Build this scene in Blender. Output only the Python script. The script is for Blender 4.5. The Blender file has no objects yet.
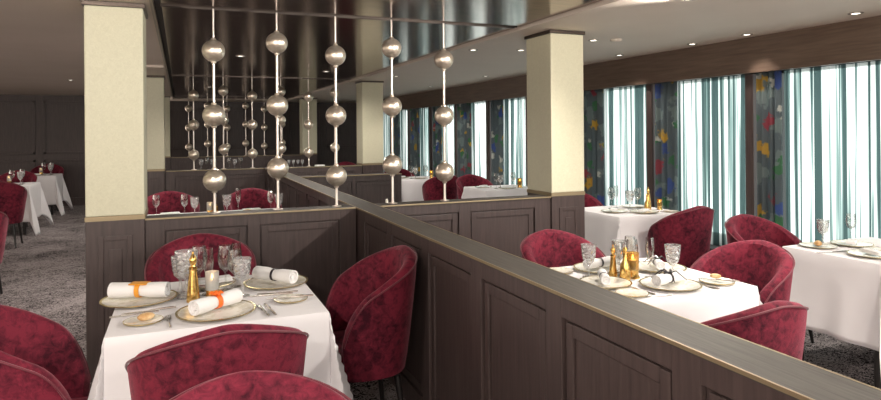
import bpy, bmesh, math, random
from mathutils import Vector, Matrix
PI = math.pi
rnd = random.Random(7)
S = bpy.context.scene
COL = S.collection

# ------------------------------------------------------------------ materials
def new_mat(name):
    m = bpy.data.materials.new(name); m.use_nodes = True
    nt = m.node_tree; b = nt.nodes['Principled BSDF']
    return m, nt, b
def N(nt, t, **kw):
    n = nt.nodes.new(t)
    for k, v in kw.items():
        if k.startswith('i_'): n.inputs[k[2:]].default_value = v
        else: setattr(n, k, v)
    return n
def plain(name, col, rough=.5, metal=0., **kw):
    m, nt, b = new_mat(name)
    b.inputs['Base Color'].default_value = (*col, 1); b.inputs['Roughness'].default_value = rough
    b.inputs['Metallic'].default_value = metal
    for k, v in kw.items(): b.inputs[k.replace('_', ' ')].default_value = v
    return m
def noisy(name, c1, c2, scale=(1, 1, 1), nscale=5., rough=.5, metal=0., detail=4., lo=.35, hi=.65, bump=0., **kw):
    m, nt, b = new_mat(name)
    tc = N(nt, 'ShaderNodeTexCoord'); mp = N(nt, 'ShaderNodeMapping'); mp.inputs['Scale'].default_value = scale
    no = N(nt, 'ShaderNodeTexNoise'); no.inputs['Scale'].default_value = nscale; no.inputs['Detail'].default_value = detail
    cr = N(nt, 'ShaderNodeValToRGB')
    cr.color_ramp.elements[0].position = lo; cr.color_ramp.elements[1].position = hi
    cr.color_ramp.elements[0].color = (*c1, 1); cr.color_ramp.elements[1].color = (*c2, 1)
    L = nt.links.new
    L(tc.outputs['Object'], mp.inputs['Vector']); L(mp.outputs[0], no.inputs['Vector']); L(no.outputs[0], cr.inputs[0]); L(cr.outputs[0], b.inputs['Base Color'])
    b.inputs['Roughness'].default_value = rough; b.inputs['Metallic'].default_value = metal
    if bump:
        bp = N(nt, 'ShaderNodeBump'); bp.inputs['Strength'].default_value = bump; bp.inputs['Distance'].default_value = .01
        L(no.outputs[0], bp.inputs['Height']); L(bp.outputs[0], b.inputs['Normal'])
    for k, v in kw.items(): b.inputs[k.replace('_', ' ')].default_value = v
    return m
M = {}
def wood(name, c1, c2, scale, rough=.42, **kw):
    return noisy(name, c1, c2, scale, 6., rough, 0, 6., .3, .7, .12, **kw)
M['wood'] = wood('dark_wood', (.048, .033, .032), (.076, .053, .050), (9, 9, .6))
M['groove'] = plain('groove_shadow_stain', (.012, .009, .009), .6)
M['top'] = wood('walnut_top', (.068, .060, .052), (.11, .098, .085), (14, .8, 14), .62, Specular_IOR_Level=.3)
M['topx'] = wood('walnut_top_cross', (.05, .042, .036), (.08, .068, .058), (.8, 14, 14), .6, Specular_IOR_Level=.3)
M['brass'] = plain('brass_edge', (.34, .27, .17), .5, .7)
M['gold'] = noisy('gold', (.72, .40, .10), (.95, .66, .24), (30, 30, 30), 3., .22, 1.)
M['silver'] = plain('silver', (.72, .68, .64), .2, 1.)
M['darksteel'] = plain('dark_steel', (.10, .08, .07), .3, .9)
M['pearl'] = noisy('pearl_metal', (.78, .67, .54), (.93, .84, .72), (8, 8, 40), 3., .30, .82)
M['rod'] = plain('rod_metal', (.74, .66, .60), .3, .8)
M['cloth'] = noisy('white_linen', (.80, .78, .80), (.86, .84, .86), (1, 1, 1), 3., .85, 0, 2.)
M['napkin'] = plain('napkin_linen', (.84, .83, .83), .8)
M['china'] = noisy('china', (.74, .69, .56), (.90, .87, .80), (1, 1, 1), 45., .16, 0, 3., .38, .5, Coat_Weight=.5)
M['ceil'] = noisy('ceiling_paint', (.70, .605, .52), (.73, .635, .55), (1, 1, 1), 2., .6)
M['black'] = plain('black', (.008, .008, .009), .5)
M['chrome'] = plain('chrome_trim', (.42, .36, .31), .35, 1.)
M['leg'] = plain('dark_leg', (.012, .01, .01), .35)
M['orange'] = plain('orange_silk', (.90, .17, .015), .5)
M['amberband'] = plain('amber_band', (.80, .34, .03), .5)
M['ribbon'] = plain('dark_ribbon', (.02, .015, .02), .4)
M['wax'] = plain('candle_wax', (.88, .82, .70), .5, 0., Subsurface_Weight=.0)
M['frost'] = plain('frosted_glass', (.90, .88, .82), .35, 0., Transmission_Weight=.55)
M['sill'] = plain('sill_paint', (.03, .03, .032), .5)
M['oil'] = plain('amber_oil', (.85, .45, .05), .1, 0., Transmission_Weight=.5)
M['food'] = noisy('bread_crust', (.50, .26, .09), (.80, .60, .34), (1, 1, 1), 30., .6)
M['green'] = plain('leaf_green', (.10, .22, .05), .6)
M['flame'] = plain('flame', (1, .6, .2), .5); M['flame'].node_tree.nodes['Principled BSDF'].inputs['Emission Color'].default_value = (1, .6, .25, 1); M['flame'].node_tree.nodes['Principled BSDF'].inputs['Emission Strength'].default_value = 12
def emis(name, col, st):
    m = plain(name, col, .5); b = m.node_tree.nodes['Principled BSDF']
    b.inputs['Emission Color'].default_value = (*col, 1); b.inputs['Emission Strength'].default_value = st
    return m
M['lamp'] = emis('lamp_lens', (1, .93, .82), 3)
M['led'] = emis('led_strip', (1, .95, .88), .9)

def velvet():
    m, nt, b = new_mat('burgundy_velvet'); L = nt.links.new
    tc = N(nt, 'ShaderNodeTexCoord')
    n1 = N(nt, 'ShaderNodeTexNoise'); n1.inputs['Scale'].default_value = 26; n1.inputs['Detail'].default_value = 8; n1.inputs['Roughness'].default_value = .7; n1.inputs['Distortion'].default_value = .5
    n2 = N(nt, 'ShaderNodeTexNoise'); n2.inputs['Scale'].default_value = 4; n2.inputs['Detail'].default_value = 2
    mx = N(nt, 'ShaderNodeMath', operation='MULTIPLY_ADD'); mx.inputs[1].default_value = .65
    m2 = N(nt, 'ShaderNodeMath', operation='MULTIPLY'); m2.inputs[1].default_value = .35
    cr = N(nt, 'ShaderNodeValToRGB')
    cr.color_ramp.elements[0].position = .40; cr.color_ramp.elements[1].position = .58
    cr.color_ramp.elements[0].color = (.040, .003, .010, 1); cr.color_ramp.elements[1].color = (.185, .017, .036, 1)
    L(tc.outputs['Object'], n1.inputs['Vector']); L(tc.outputs['Object'], n2.inputs['Vector'])
    L(n2.outputs[0], m2.inputs[0]); L(n1.outputs[0], mx.inputs[0]); L(m2.outputs[0], mx.inputs[2]); L(mx.outputs[0], cr.inputs[0])
    L(cr.outputs[0], b.inputs['Base Color']); b.inputs['Roughness'].default_value = .75
    b.inputs['Sheen Weight'].default_value = .4; b.inputs['Sheen Roughness'].default_value = .35; b.inputs['Sheen Tint'].default_value = (.95, .42, .50, 1)
    b.inputs['Specular IOR Level'].default_value = .2
    bp = N(nt, 'ShaderNodeBump'); bp.inputs['Strength'].default_value = .25; bp.inputs['Distance'].default_value = .008
    L(n1.outputs[0], bp.inputs['Height']); L(bp.outputs[0], b.inputs['Normal'])
    return m
M['velvet'] = velvet()
M['piping'] = plain('velvet_piping', (.13, .008, .022), .7, 0., Sheen_Weight=.3)

def glassmat(name, cut=False):
    m, nt, b = new_mat(name); L = nt.links.new; out = nt.nodes['Material Output']
    tr = N(nt, 'ShaderNodeBsdfTransparent'); tr.inputs[0].default_value = (.97, .97, .96, 1)
    gl = N(nt, 'ShaderNodeBsdfGlossy'); gl.inputs['Roughness'].default_value = .06
    lw = N(nt, 'ShaderNodeLayerWeight'); lw.inputs[0].default_value = .42 if not cut else .5
    mu = N(nt, 'ShaderNodeMath', operation='MULTIPLY_ADD'); mu.inputs[1].default_value = .75; mu.inputs[2].default_value = .04 if not cut else .10
    mx = N(nt, 'ShaderNodeMixShader'); L(lw.outputs['Facing'], mu.inputs[0]); L(mu.outputs[0], mx.inputs[0]); L(tr.outputs[0], mx.inputs[1]); L(gl.outputs[0], mx.inputs[2]); L(mx.outputs[0], out.inputs[0])
    if cut:
        df = N(nt, 'ShaderNodeBsdfDiffuse'); df.inputs[0].default_value = (.95, .95, .97, 1); m3 = N(nt, 'ShaderNodeMixShader'); m3.inputs[0].default_value = .13
        L(mx.outputs[0], m3.inputs[1]); L(df.outputs[0], m3.inputs[2]); L(m3.outputs[0], out.inputs[0])
        tc = N(nt, 'ShaderNodeTexCoord'); v = N(nt, 'ShaderNodeTexVoronoi'); v.inputs['Scale'].default_value = 48
        bp = N(nt, 'ShaderNodeBump'); bp.inputs['Strength'].default_value = 1.; bp.inputs['Distance'].default_value = .01
        L(tc.outputs['Object'], v.inputs['Vector']); L(v.outputs[0], bp.inputs['Height']); L(bp.outputs[0], gl.inputs['Normal']); L(bp.outputs[0], lw.inputs['Normal'])
    return m
M['glass'] = glassmat('clear_glass'); M['cut'] = glassmat('cut_crystal', True)
def panemat():
    m, nt, b = new_mat('window_pane'); L = nt.links.new
    out = nt.nodes['Material Output']; tr = N(nt, 'ShaderNodeBsdfTransparent'); tr.inputs[0].default_value = (.93, .97, .96, 1)
    gl = N(nt, 'ShaderNodeBsdfGlossy'); gl.inputs['Roughness'].default_value = .02; mx = N(nt, 'ShaderNodeMixShader'); mx.inputs[0].default_value = .06
    L(tr.outputs[0], mx.inputs[1]); L(gl.outputs[0], mx.inputs[2]); L(mx.outputs[0], out.inputs[0]); return m
M['pane'] = panemat()

def column_mat():
    m, nt, b = new_mat('cream_hide_panel'); L = nt.links.new
    tc = N(nt, 'ShaderNodeTexCoord')
    n1 = N(nt, 'ShaderNodeTexNoise'); n1.inputs['Scale'].default_value = 48; n1.inputs['Detail'].default_value = 8; n1.inputs['Distortion'].default_value = 1.5
    cr = N(nt, 'ShaderNodeValToRGB'); cr.color_ramp.elements[0].position = .3; cr.color_ramp.elements[1].position = .7
    cr.color_ramp.elements[0].color = (.60, .575, .425, 1); cr.color_ramp.elements[1].color = (.67, .645, .485, 1)
    L(tc.outputs['Object'], n1.inputs['Vector']); L(n1.outputs[0], cr.inputs[0]); L(cr.outputs[0], b.inputs['Base Color'])
    bp = N(nt, 'ShaderNodeBump'); bp.inputs['Strength'].default_value = .25; bp.inputs['Distance'].default_value = .004
    L(n1.outputs[0], bp.inputs['Height']); L(bp.outputs[0], b.inputs['Normal']); b.inputs['Roughness'].default_value = .5
    return m
M['column'] = column_mat()

def carpet():
    m, nt, b = new_mat('speckled_carpet'); L = nt.links.new
    tc = N(nt, 'ShaderNodeTexCoord')
    v = N(nt, 'ShaderNodeTexNoise'); v.inputs['Scale'].default_value = 34; v.inputs['Detail'].default_value = 3; v.inputs['Distortion'].default_value = 2.5
    n2 = N(nt, 'ShaderNodeTexNoise'); n2.inputs['Scale'].default_value = 1.4; n2.inputs['Detail'].default_value = 3; n2.inputs['Distortion'].default_value = 1.5
    ad = N(nt, 'ShaderNodeMath', operation='MULTIPLY_ADD'); ad.inputs[1].default_value = .3
    cr = N(nt, 'ShaderNodeValToRGB'); cr.color_ramp.elements[0].position = .58; cr.color_ramp.elements[1].position = .67
    cr.color_ramp.elements[0].color = (.016, .013, .015, 1); cr.color_ramp.elements[1].color = (.36, .32, .32, 1)
    L(tc.outputs['Object'], v.inputs['Vector']); L(tc.outputs['Object'], n2.inputs['Vector'])
    L(n2.outputs[0], ad.inputs[0]); L(v.outputs[0], ad.inputs[2]); L(ad.outputs[0], cr.inputs[0]); L(cr.outputs[0], b.inputs['Base Color'])
    b.inputs['Roughness'].default_value = .95; b.inputs['Specular IOR Level'].default_value = .1
    return m
M['carpet'] = carpet()

def mirror():
    m, nt, b = new_mat('dark_gloss_ceiling'); L = nt.links.new
    tc = N(nt, 'ShaderNodeTexCoord'); mp = N(nt, 'ShaderNodeMapping'); mp.inputs['Scale'].default_value = (3, 14, 1)
    n1 = N(nt, 'ShaderNodeTexNoise'); n1.inputs['Scale'].default_value = 2; n1.inputs['Detail'].default_value = 6
    cr = N(nt, 'ShaderNodeValToRGB'); cr.color_ramp.elements[0].color = (.12, .078, .060, 1); cr.color_ramp.elements[1].color = (.30, .205, .165, 1)
    cr.color_ramp.elements[0].position = .3; cr.color_ramp.elements[1].position = .7
    L(tc.outputs['Object'], mp.inputs[0]); L(mp.outputs[0], n1.inputs['Vector']); L(n1.outputs[0], cr.inputs[0]); L(cr.outputs[0], b.inputs['Base Color'])
    b.inputs['Metallic'].default_value = .92; b.inputs['Roughness'].default_value = .16
    return m
M['mirror'] = mirror()

def sheer():
    m, nt, b = new_mat('sheer_voile'); L = nt.links.new; out = nt.nodes['Material Output']
    tc = N(nt, 'ShaderNodeTexCoord'); mp = N(nt, 'ShaderNodeMapping'); mp.inputs['Scale'].default_value = (0, 1, .009)
    n1 = N(nt, 'ShaderNodeTexNoise'); n1.inputs['Scale'].default_value = 21; n1.inputs['Detail'].default_value = 4
    cr = N(nt, 'ShaderNodeValToRGB')
    e = cr.color_ramp.elements; e[0].position = .44; e[0].color = (.07, .105, .105, 1); e[1].position = .535; e[1].color = (.98, .98, .97, 1)
    k = cr.color_ramp.elements.new(.50); k.color = (.27, .36, .35, 1)
    L(tc.outputs['Object'], mp.inputs[0]); L(mp.outputs[0], n1.inputs['Vector']); L(n1.outputs[0], cr.inputs[0])
    tl = N(nt, 'ShaderNodeBsdfTranslucent'); df = N(nt, 'ShaderNodeBsdfDiffuse'); tr = N(nt, 'ShaderNodeBsdfTransparent')
    for s in (tl, df, tr): L(cr.outputs[0], s.inputs[0])
    a = N(nt, 'ShaderNodeMixShader'); a.inputs[0].default_value = .25; c = N(nt, 'ShaderNodeMixShader'); c.inputs[0].default_value = .45
    L(tl.outputs[0], a.inputs[1]); L(df.outputs[0], a.inputs[2]); L(a.outputs[0], c.inputs[1]); L(tr.outputs[0], c.inputs[2]); L(c.outputs[0], out.inputs[0])
    return m
M['sheer'] = sheer()
def floral():
    m, nt, b = new_mat('floral_print_drape'); L = nt.links.new
    tc = N(nt, 'ShaderNodeTexCoord')
    base = (.17, .21, .23, 1); prev = None
    wn = N(nt, 'ShaderNodeTexNoise'); wn.inputs['Scale'].default_value = 9; wn.inputs['Detail'].default_value = 4
    wm = N(nt, 'ShaderNodeMixRGB'); wm.inputs[0].default_value = .22
    L(tc.outputs['Object'], wn.inputs['Vector']); L(tc.outputs['Object'], wm.inputs[1]); L(wn.outputs[1], wm.inputs[2])
    for i, (col, sc, th, of) in enumerate([((.26, .32, .32, 1), 5, .34, 0), ((.62, .42, .10, 1), 4.2, .21, 3.3), ((.42, .10, .13, 1), 3.7, .16, 7.1), ((.62, .62, .58, 1), 4.6, .17, 11.7), ((.10, .16, .40, 1), 3.3, .17, 15.2), ((.10, .26, .14, 1), 5.4, .2, 19.9)]):
        mp = N(nt, 'ShaderNodeMapping'); mp.inputs['Location'].default_value = (of, of * 1.7, of * .6); mp.inputs['Scale'].default_value = (.2, 1, 1)
        v = N(nt, 'ShaderNodeTexVoronoi'); v.inputs['Scale'].default_value = sc
        cr = N(nt, 'ShaderNodeValToRGB'); cr.color_ramp.elements[0].position = th; cr.color_ramp.elements[1].position = th + .05
        cr.color_ramp.elements[0].color = (1, 1, 1, 1); cr.color_ramp.elements[1].color = (0, 0, 0, 1)
        mx = N(nt, 'ShaderNodeMixRGB'); mx.inputs[2].default_value = col
        L(wm.outputs[0], mp.inputs[0]); L(mp.outputs[0], v.inputs['Vector']); L(v.outputs[0], cr.inputs[0]); L(cr.outputs[0], mx.inputs[0])
        if prev: L(prev.outputs[0], mx.inputs[1])
        else: mx.inputs[1].default_value = base
        prev = mx
    L(prev.outputs[0], b.inputs['Base Color']); b.inputs['Roughness'].default_value = .8
    tl = N(nt, 'ShaderNodeBsdfTranslucent'); L(prev.outputs[0], tl.inputs[0])
    ms = N(nt, 'ShaderNodeMixShader'); ms.inputs[0].default_value = .55
    L(b.outputs[0], ms.inputs[1]); L(tl.outputs[0], ms.inputs[2]); L(ms.outputs[0], nt.nodes['Material Output'].inputs[0])
    return m
M['floral'] = floral()

# ------------------------------------------------------------------ mesh helpers
def box(bm, x0, x1, y0, y1, z0, z1, bev=0.):
    g = bmesh.ops.create_cube(bm, size=1.); vs = g['verts']
    for v in vs: v.co = Vector(((x0 + x1) / 2 + v.co.x * (x1 - x0), (y0 + y1) / 2 + v.co.y * (y1 - y0), (z0 + z1) / 2 + v.co.z * (z1 - z0)))
    if bev:
        es = {e for v in vs for e in v.link_edges}
        bmesh.ops.bevel(bm, geom=list(es), offset=bev, segments=2, affect='EDGES', profile=.6)
def lathe(bm, prof, seg=24, cx=0, cy=0, cz=0, closed=False):
    rings = []
    for r, z in prof:
        if r < 1e-5: rings.append([bm.verts.new((cx, cy, cz + z))])
        else: rings.append([bm.verts.new((cx + r * math.cos(2 * PI * i / seg), cy + r * math.sin(2 * PI * i / seg), cz + z)) for i in range(seg)])
    for a, b in zip(rings, rings[1:]):
        if len(a) == 1 and len(b) == 1: continue
        for i in range(seg):
            j = (i + 1) % seg
            if len(a) == 1: bm.faces.new((a[0], b[j], b[i]))
            elif len(b) == 1: bm.faces.new((a[i], a[j], b[0]))
            else: bm.faces.new((a[i], a[j], b[j], b[i]))
def tube(bm, pts, r, seg=8, cap=True):
    pts = [Vector(p) for p in pts]; rings = []
    rr = r if isinstance(r, (list, tuple)) else [r] * len(pts)
    up = Vector((0, 0, 1))
    for i, p in enumerate(pts):
        t = (pts[min(i + 1, len(pts) - 1)] - pts[max(i - 1, 0)]).normalized()
        a = t.cross(up)
        if a.length < 1e-3: a = t.cross(Vector((1, 0, 0)))
        a.normalize(); b = t.cross(a)
        rings.append([bm.verts.new(p + (a * math.cos(2 * PI * k / seg) + b * math.sin(2 * PI * k / seg)) * rr[i]) for k in range(seg)])
    for a, b in zip(rings, rings[1:]):
        for k in range(seg): bm.faces.new((a[k], a[(k + 1) % seg], b[(k + 1) % seg], b[k]))
    if cap: bm.faces.new(rings[0]); bm.faces.new(rings[-1][::-1])
def grid(bm, nu, nv, f):
    vs = [[bm.verts.new(f(i / nu, j / nv)) for j in range(nv + 1)] for i in range(nu + 1)]
    for i in range(nu):
        for j in range(nv): bm.faces.new((vs[i][j], vs[i + 1][j], vs[i + 1][j + 1], vs[i][j + 1]))
def sphere(bm, c, r, u=24, v=14):
    g = bmesh.ops.create_uvsphere(bm, u_segments=u, v_segments=v, radius=r)
    for q in g['verts']: q.co += Vector(c)
def mesh(name, build, mat, smooth=True):
    bm = bmesh.new(); build(bm); bmesh.ops.recalc_face_normals(bm, faces=bm.faces)
    me = bpy.data.meshes.new(name); bm.to_mesh(me); bm.free(); me.materials.append(mat)
    if smooth:
        for p in me.polygons: p.use_smooth = True
        try: me.set_sharp_from_angle(angle=math.radians(38))
        except Exception: pass
    return me
def link(name, me, parent=None, loc=None, rz=0.):
    o = bpy.data.objects.new(name, me); COL.objects.link(o)
    if parent: o.parent = parent
    if loc: o.location = loc
    if rz: o.rotation_euler = (0, 0, rz)
    return o
def tag(o, label=None, cat=None, group=None, kind=None):
    if label: o['label'] = label
    if cat: o['category'] = cat
    if group: o['group'] = group
    if kind: o['kind'] = kind
    return o
def thing(name, label, cat, loc=(0, 0, 0), rz=0., group=None):
    return tag(link(name, None, None, loc, rz), label, cat, group)
# a kit is a list of (part name, mesh, [sub-kit]) ; the first build makes the parts, later ones are copies
PROTO = {}
def place(kit, name, label, cat, loc, rz=0., group=None, sc=1.):
    parts = KIT[kit]
    if len(parts) == 1 and not parts[0][2]:
        o = link(name, parts[0][1], None, loc, rz); o.scale = (sc,) * 3
        return tag(o, label, cat, group)
    if kit not in PROTO:
        r = thing(name, label, cat, loc, rz, group); r.scale = (sc,) * 3
        def rec(ps, par):
            for pn, me, sub in ps:
                c = link(pn, me, par); rec(sub, c)
        rec(parts, r); PROTO[kit] = r; return r
    src = PROTO[kit]
    def cp(o, par):
        c = o.copy(); COL.objects.link(c); c.parent = par
        for ch in o.children: cp(ch, c)
        return c
    r = cp(src, None); r.name = name; r.location = loc; r.rotation_euler = (0, 0, rz); r.scale = (sc,) * 3
    r['label'] = label; r['category'] = cat
    if group: r['group'] = group
    elif 'group' in r: del r['group']
    return r
def struct(name, build, mat, smooth=False, parent=None):
    return tag(link(name, mesh(name, build, mat, smooth), parent), kind='structure')

# ------------------------------------------------------------------ setting
ZC = 2.38; HP = 1.0
struct('floor', lambda b: box(b, -9, 5.3, -1.8, 18.2, -.12, 0), M['carpet'])
struct('ceiling', lambda b: (box(b, -9, -.16, -1.8, 18.2, ZC, ZC + .12), box(b, 2.60, 5.3, -1.8, 18.2, ZC, ZC + .12), box(b, -.16, 2.60, 16.8, 18.2, ZC, ZC + .12)), M['ceil'])
struct('trim_1', lambda b: (box(b, -.16, 2.60, -1.8, 16.8, ZC + .05, ZC + .12)), M['black'])
struct('trim_2', lambda b: box(b, -.175, -.155, -1.8, 16.8, ZC - .006, ZC + .03), M['chrome'])
struct('trim_3', lambda b: box(b, 2.595, 2.612, -1.8, 16.8, ZC - .006, ZC + .03), M['ceil'])
for i, (y0, y1) in enumerate([(-1.8, -.93), (-.91, 4.52), (4.60, 10.0), (10.08, 15.46), (15.54, 16.8)]):
    tag(link('ceiling_panel', mesh('ceiling_panel', lambda b: box(b, -.11, 2.572, y0 + .01, y1 - .01, ZC + .02, ZC + .049), M['mirror'], False)),
        ['dark glossy ceiling panel behind the camera', 'dark glossy ceiling panel nearest, in front of the first row of beaded rods', 'dark glossy ceiling panel between the first and second rows of beaded rods', 'dark glossy ceiling panel between the second and third rows of beaded rods', 'dark glossy ceiling panel beyond the last row of beaded rods'][i], 'ceiling panel', 'dark glossy ceiling panels')
struct('trim_9', lambda b: box(b, -.9, -.19, 8.4, 8.46, ZC - .03, ZC), M['ceil'])

def wall_panels(b, x0, x1, y, z0, z1, n):
    w = (x1 - x0) / n
    for i in range(n):
        a, c = x0 + i * w + .07, x0 + (i + 1) * w - .07
        for (q, r_, s, t) in ((a, a + .05, z0, z1), (c - .05, c, z0, z1), (a, c, z0, z0 + .05), (a, c, z1 - .05, z1)):
            box(b, q, r_, y - .02, y + .01, s, t, .006)
struct('wall_back_left', lambda b: (box(b, -9, -.62, 15.65, 15.85, 0, ZC), wall_panels(b, -8.4, -.9, 15.65, 1.12, 2.26, 8), wall_panels(b, -8.4, -.9, 15.65, .12, 1.0, 8)), M['wood'])
struct('wall_back', lambda b: (box(b, -.62, 5.3, 17.8, 18.0, 0, ZC), wall_panels(b, -.4, 4.8, 17.8, 1.1, 2.2, 5)), M['wood'])
struct('wall_left', lambda b: (box(b, -9.2, -9, -1.8, 18.2, 0, .7), box(b, -9.2, -9, -1.8, 18.2, 2.2, ZC), [box(b, -9.2, -9, -1.8 + 2 * k, -1.6 + 2 * k, .7, 2.2) for k in range(11)]), M['wood'])
# window wall at X = 5.05: sill wall, header, posts, glass
P0, PER = 3.02, 1.35
ks = list(range(-3, 10))
struct('wall_right', lambda b: (box(b, 5.05, 5.25, -1.8, 18.2, 0, .42), box(b, 5.05, 5.25, -1.8, 18.2, 2.10, ZC), [box(b, 5.02, 5.25, P0 + PER * k - .16, P0 + PER * k - .02, .42, 2.10) for k in ks] and box(b, 5.05, 5.25, -1.8, P0 - 3 * PER - .16, .42, 2.1), box(b, 5.05, 5.25, P0 + PER * 10 - .16, 18.2, .42, 2.1)), M['sill'])
for n, k in enumerate(ks):
    y0, y1 = P0 + PER * k - .02, P0 + PER * (k + 1) - .16
    w = struct('window_%d' % (n + 1), lambda b: (box(b, 5.08, 5.16, y0, y0 + .05, .42, 2.1), box(b, 5.08, 5.16, y1 - .05, y1, .42, 2.1), box(b, 5.08, 5.16, y0, y1, .42, .47), box(b, 5.08, 5.16, y0, y1, 2.05, 2.1)), M['sill'])
    struct('pane', lambda b: box(b, 5.115, 5.121, y0 + .05, y1 - .05, .47, 2.05), M['pane'], parent=w)
struct('trim_4', lambda b: (box(b, 4.80, 4.84, -1.8, 17.8, 2.055, ZC), box(b, 4.84, 5.05, -1.8, 17.8, 2.34, ZC)), wood('valance_wood', (.085, .055, .040), (.14, .095, .07), (3, .5, 8), .35))
struct('trim_5', lambda b: box(b, 4.86, 5.05, -1.8, 17.8, .0, .36), M['sill'])

# curtains
def wave_sheet(b, x, y0, y1, z0, z1, n, amp, seed, gather=0.):
    r = random.Random(seed); ph = [r.uniform(0, 6.28) for _ in range(4)]
    def f(u, v):
        y = y0 + (y1 - y0) * u; z = z1 + (z0 - z1) * v
        q = u * n * 2 * PI
        a = amp * (.75 + .25 * v)
        return (x + a * (math.sin(q + ph[0]) + .35 * math.sin(1.7 * q + ph[1]) + .15 * v * math.sin(.6 * q + ph[2])), y + .012 * math.sin(q * .5 + ph[3]) * v, z)
    grid(b, int(n * 14), 10, f)
ordn = ['nearest', 'second nearest', 'third', 'fourth', 'fifth', 'sixth', 'seventh', 'eighth', 'ninth', 'farthest']
for n, k in enumerate(ks):
    y0 = P0 + PER * k
    vis = k >= 0
    o = link('sheer_curtain', mesh('sheer_curtain', lambda b: wave_sheet(b, 4.955, y0 - .06, y0 + .99, .385, 2.06, 9, .016, 40 + k), M['sheer']))
    lab = ('sheer white and teal striped curtain, %s along the window wall from the camera' % ordn[k]) if vis else 'sheer striped curtain on the window wall beside the camera'
    tag(o, lab, 'curtain', 'sheer window curtains' if vis else 'sheer curtains beside the camera')
    o = link('floral_drape', mesh('floral_drape', lambda b: wave_sheet(b, 4.905, y0 + (.98, .88, .82, .78, .72, .68, .66)[min(max(k, 0), 6)], y0 + 1.222, .385, 2.06, 3.5, .02, 80 + k), M['floral']))
    md = o.modifiers.new('s', 'SOLIDIFY'); md.thickness = .003
    lab = ('dark flower-printed drape hanging at the far side of the %s sheer curtain' % ordn[k]) if vis else 'dark flower-printed drape on the window wall beside the camera'
    tag(o, lab, 'curtain', 'floral print drapes' if vis else 'floral drapes beside the camera')
    o = link('window_post', mesh('window_post', lambda b: box(b, 4.87, 4.93, y0 + 1.24, y0 + 1.33, .36, 2.055, .004), M['wood'], False))
    lab = ('dark wooden post between curtains, beyond the %s sheer curtain' % ordn[k]) if vis else 'dark wooden post on the window wall beside the camera'
    tag(o, lab, 'post', 'dark posts between the windows' if vis else 'posts beside the camera')

# ------------------------------------------------------------------ partitions
def face_panels_x(b, X, sgn, segs, zt=.915, zb=.12):
    """framed panels on a face at X; sgn = outward direction"""
    for y0, y1 in segs:
        for (d, i, w) in ((.0, 0, .010), (.0, .075, .008)):
            a, c, s, t = y0 + i, y1 - i, zb + i, zt - i
            h = .011 if i == 0 else .006
            xa, xb = sorted((X, X + sgn * h))
            if i == 0:      # raised frame ring
                for q in ((a, a + .065, s, t), (c - .065, c, s, t), (a + .065, c - .065, s, s + .065), (a + .065, c - .065, t - .065, t)):
                    box(b, xa, xb, q[0], q[1], q[2], q[3], .003)
def partition_x(name, X0, X1, Y0, Y1, segs, label):
    t = thing(name, label, 'partition', (0, 0, 0))
    link('body', mesh('body', lambda b: box(b, X0 + .03, X1 - .03, Y0, Y1, 0, .986), M['wood'], False), t)
    def fr(b):
        for X, s in ((X0 + .03, -1), (X1 - .03, 1)):
            xa, xb = sorted((X, X + s * .02))
            ys = sorted(segs); prev = Y0
            for y0, y1 in ys:
                box(b, xa, xb, prev, y0, 0, .986, .003); prev = y1
                box(b, xa, xb, y0, y1, zt_, .986, .003); box(b, xa, xb, y0, y1, 0, .12, .003)
                i = .055
                xc, xd = sorted((X, X + s * .012))
                for q in ((y0 + .014, y0 + i, .134, zt_ - .012), (y1 - i, y1 - .018, .134, zt_ - .012), (y0 + i, y1 - i, .130, .12 + i), (y0 + i, y1 - i, zt_ - i, zt_ - .010)):
                    box(b, xc, xd, *q, .003)
            box(b, xa, xb, prev, Y1, 0, .986, .003)
    zt_ = .915
    link('panel_frame', mesh('panel_frame', fr, M['wood'], False), t)
    link('top_rail', mesh('top_rail', lambda b: box(b, X0, X1, Y0, Y1, .986, HP, .002), M['top'], False), t)
    link('edge_strip', mesh('edge_strip', lambda b: (box(b, X0 - .003, X0 + .004, Y0, Y1, HP - .010, HP + .001, .001), box(b, X1 - .004, X1 + .002, Y0, Y1, HP - .006, HP + .001, .001)), M['brass'], False), t)
    return t
def partition_y(name, X0, X1, Y0, Y1, segs, label):
    t = thing(name, label, 'partition', (0, 0, 0)); zt_ = .915
    link('body', mesh('body', lambda b: box(b, X0, X1, Y0 + .03, Y1 - .03, 0, .986), M['wood'], False), t)
    def fr(b):
        for Y, s in ((Y0 + .03, -1), (Y1 - .03, 1)):
            ya, yb = sorted((Y, Y + s * .02)); prev = X0
            for x0, x1 in sorted(segs):
                box(b, prev, x0, ya, yb, 0, .986, .003); prev = x1
                box(b, x0, x1, ya, yb, zt_, .986, .003); box(b, x0, x1, ya, yb, 0, .12, .003)
                i = .055; yc, yd = sorted((Y, Y + s * .012))
                for q in ((x0 + .010, x0 + i, .130, zt_ - .010), (x1 - i, x1 - .010, .130, zt_ - .010), (x0 + i, x1 - i, .130, .12 + i), (x0 + i, x1 - i, zt_ - i, zt_ - .010)):
                    box(b, q[0], q[1], yc, yd, q[2], q[3], .003)
            box(b, prev, X1, ya, yb, 0, .986, .003)
    link('panel_frame', mesh('panel_frame', fr, M['wood'], False), t)
    link('top_rail', mesh('top_rail', lambda b: box(b, X0, X1, Y0, Y1, .986, HP, .002), M['topx'], False), t)
    link('edge_strip', mesh('edge_strip', lambda b: (box(b, X0, X1, Y0 - .003, Y0 + .004, HP - .010, HP + .001, .001)), M['brass'], False), t)
    return t
LX0, LX1 = 1.178, 1.352
segs = [(3.78 - .62 * k, 4.30 - .62 * k) for k in range(8)] + [(4.75 + .62 * k, 5.27 + .62 * k) for k in range(8)]
partition_x('long_partition', LX0, LX1, -.6, 9.94, segs, 'long dark wood partition running from the near corner back past the beaded rods')
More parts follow.
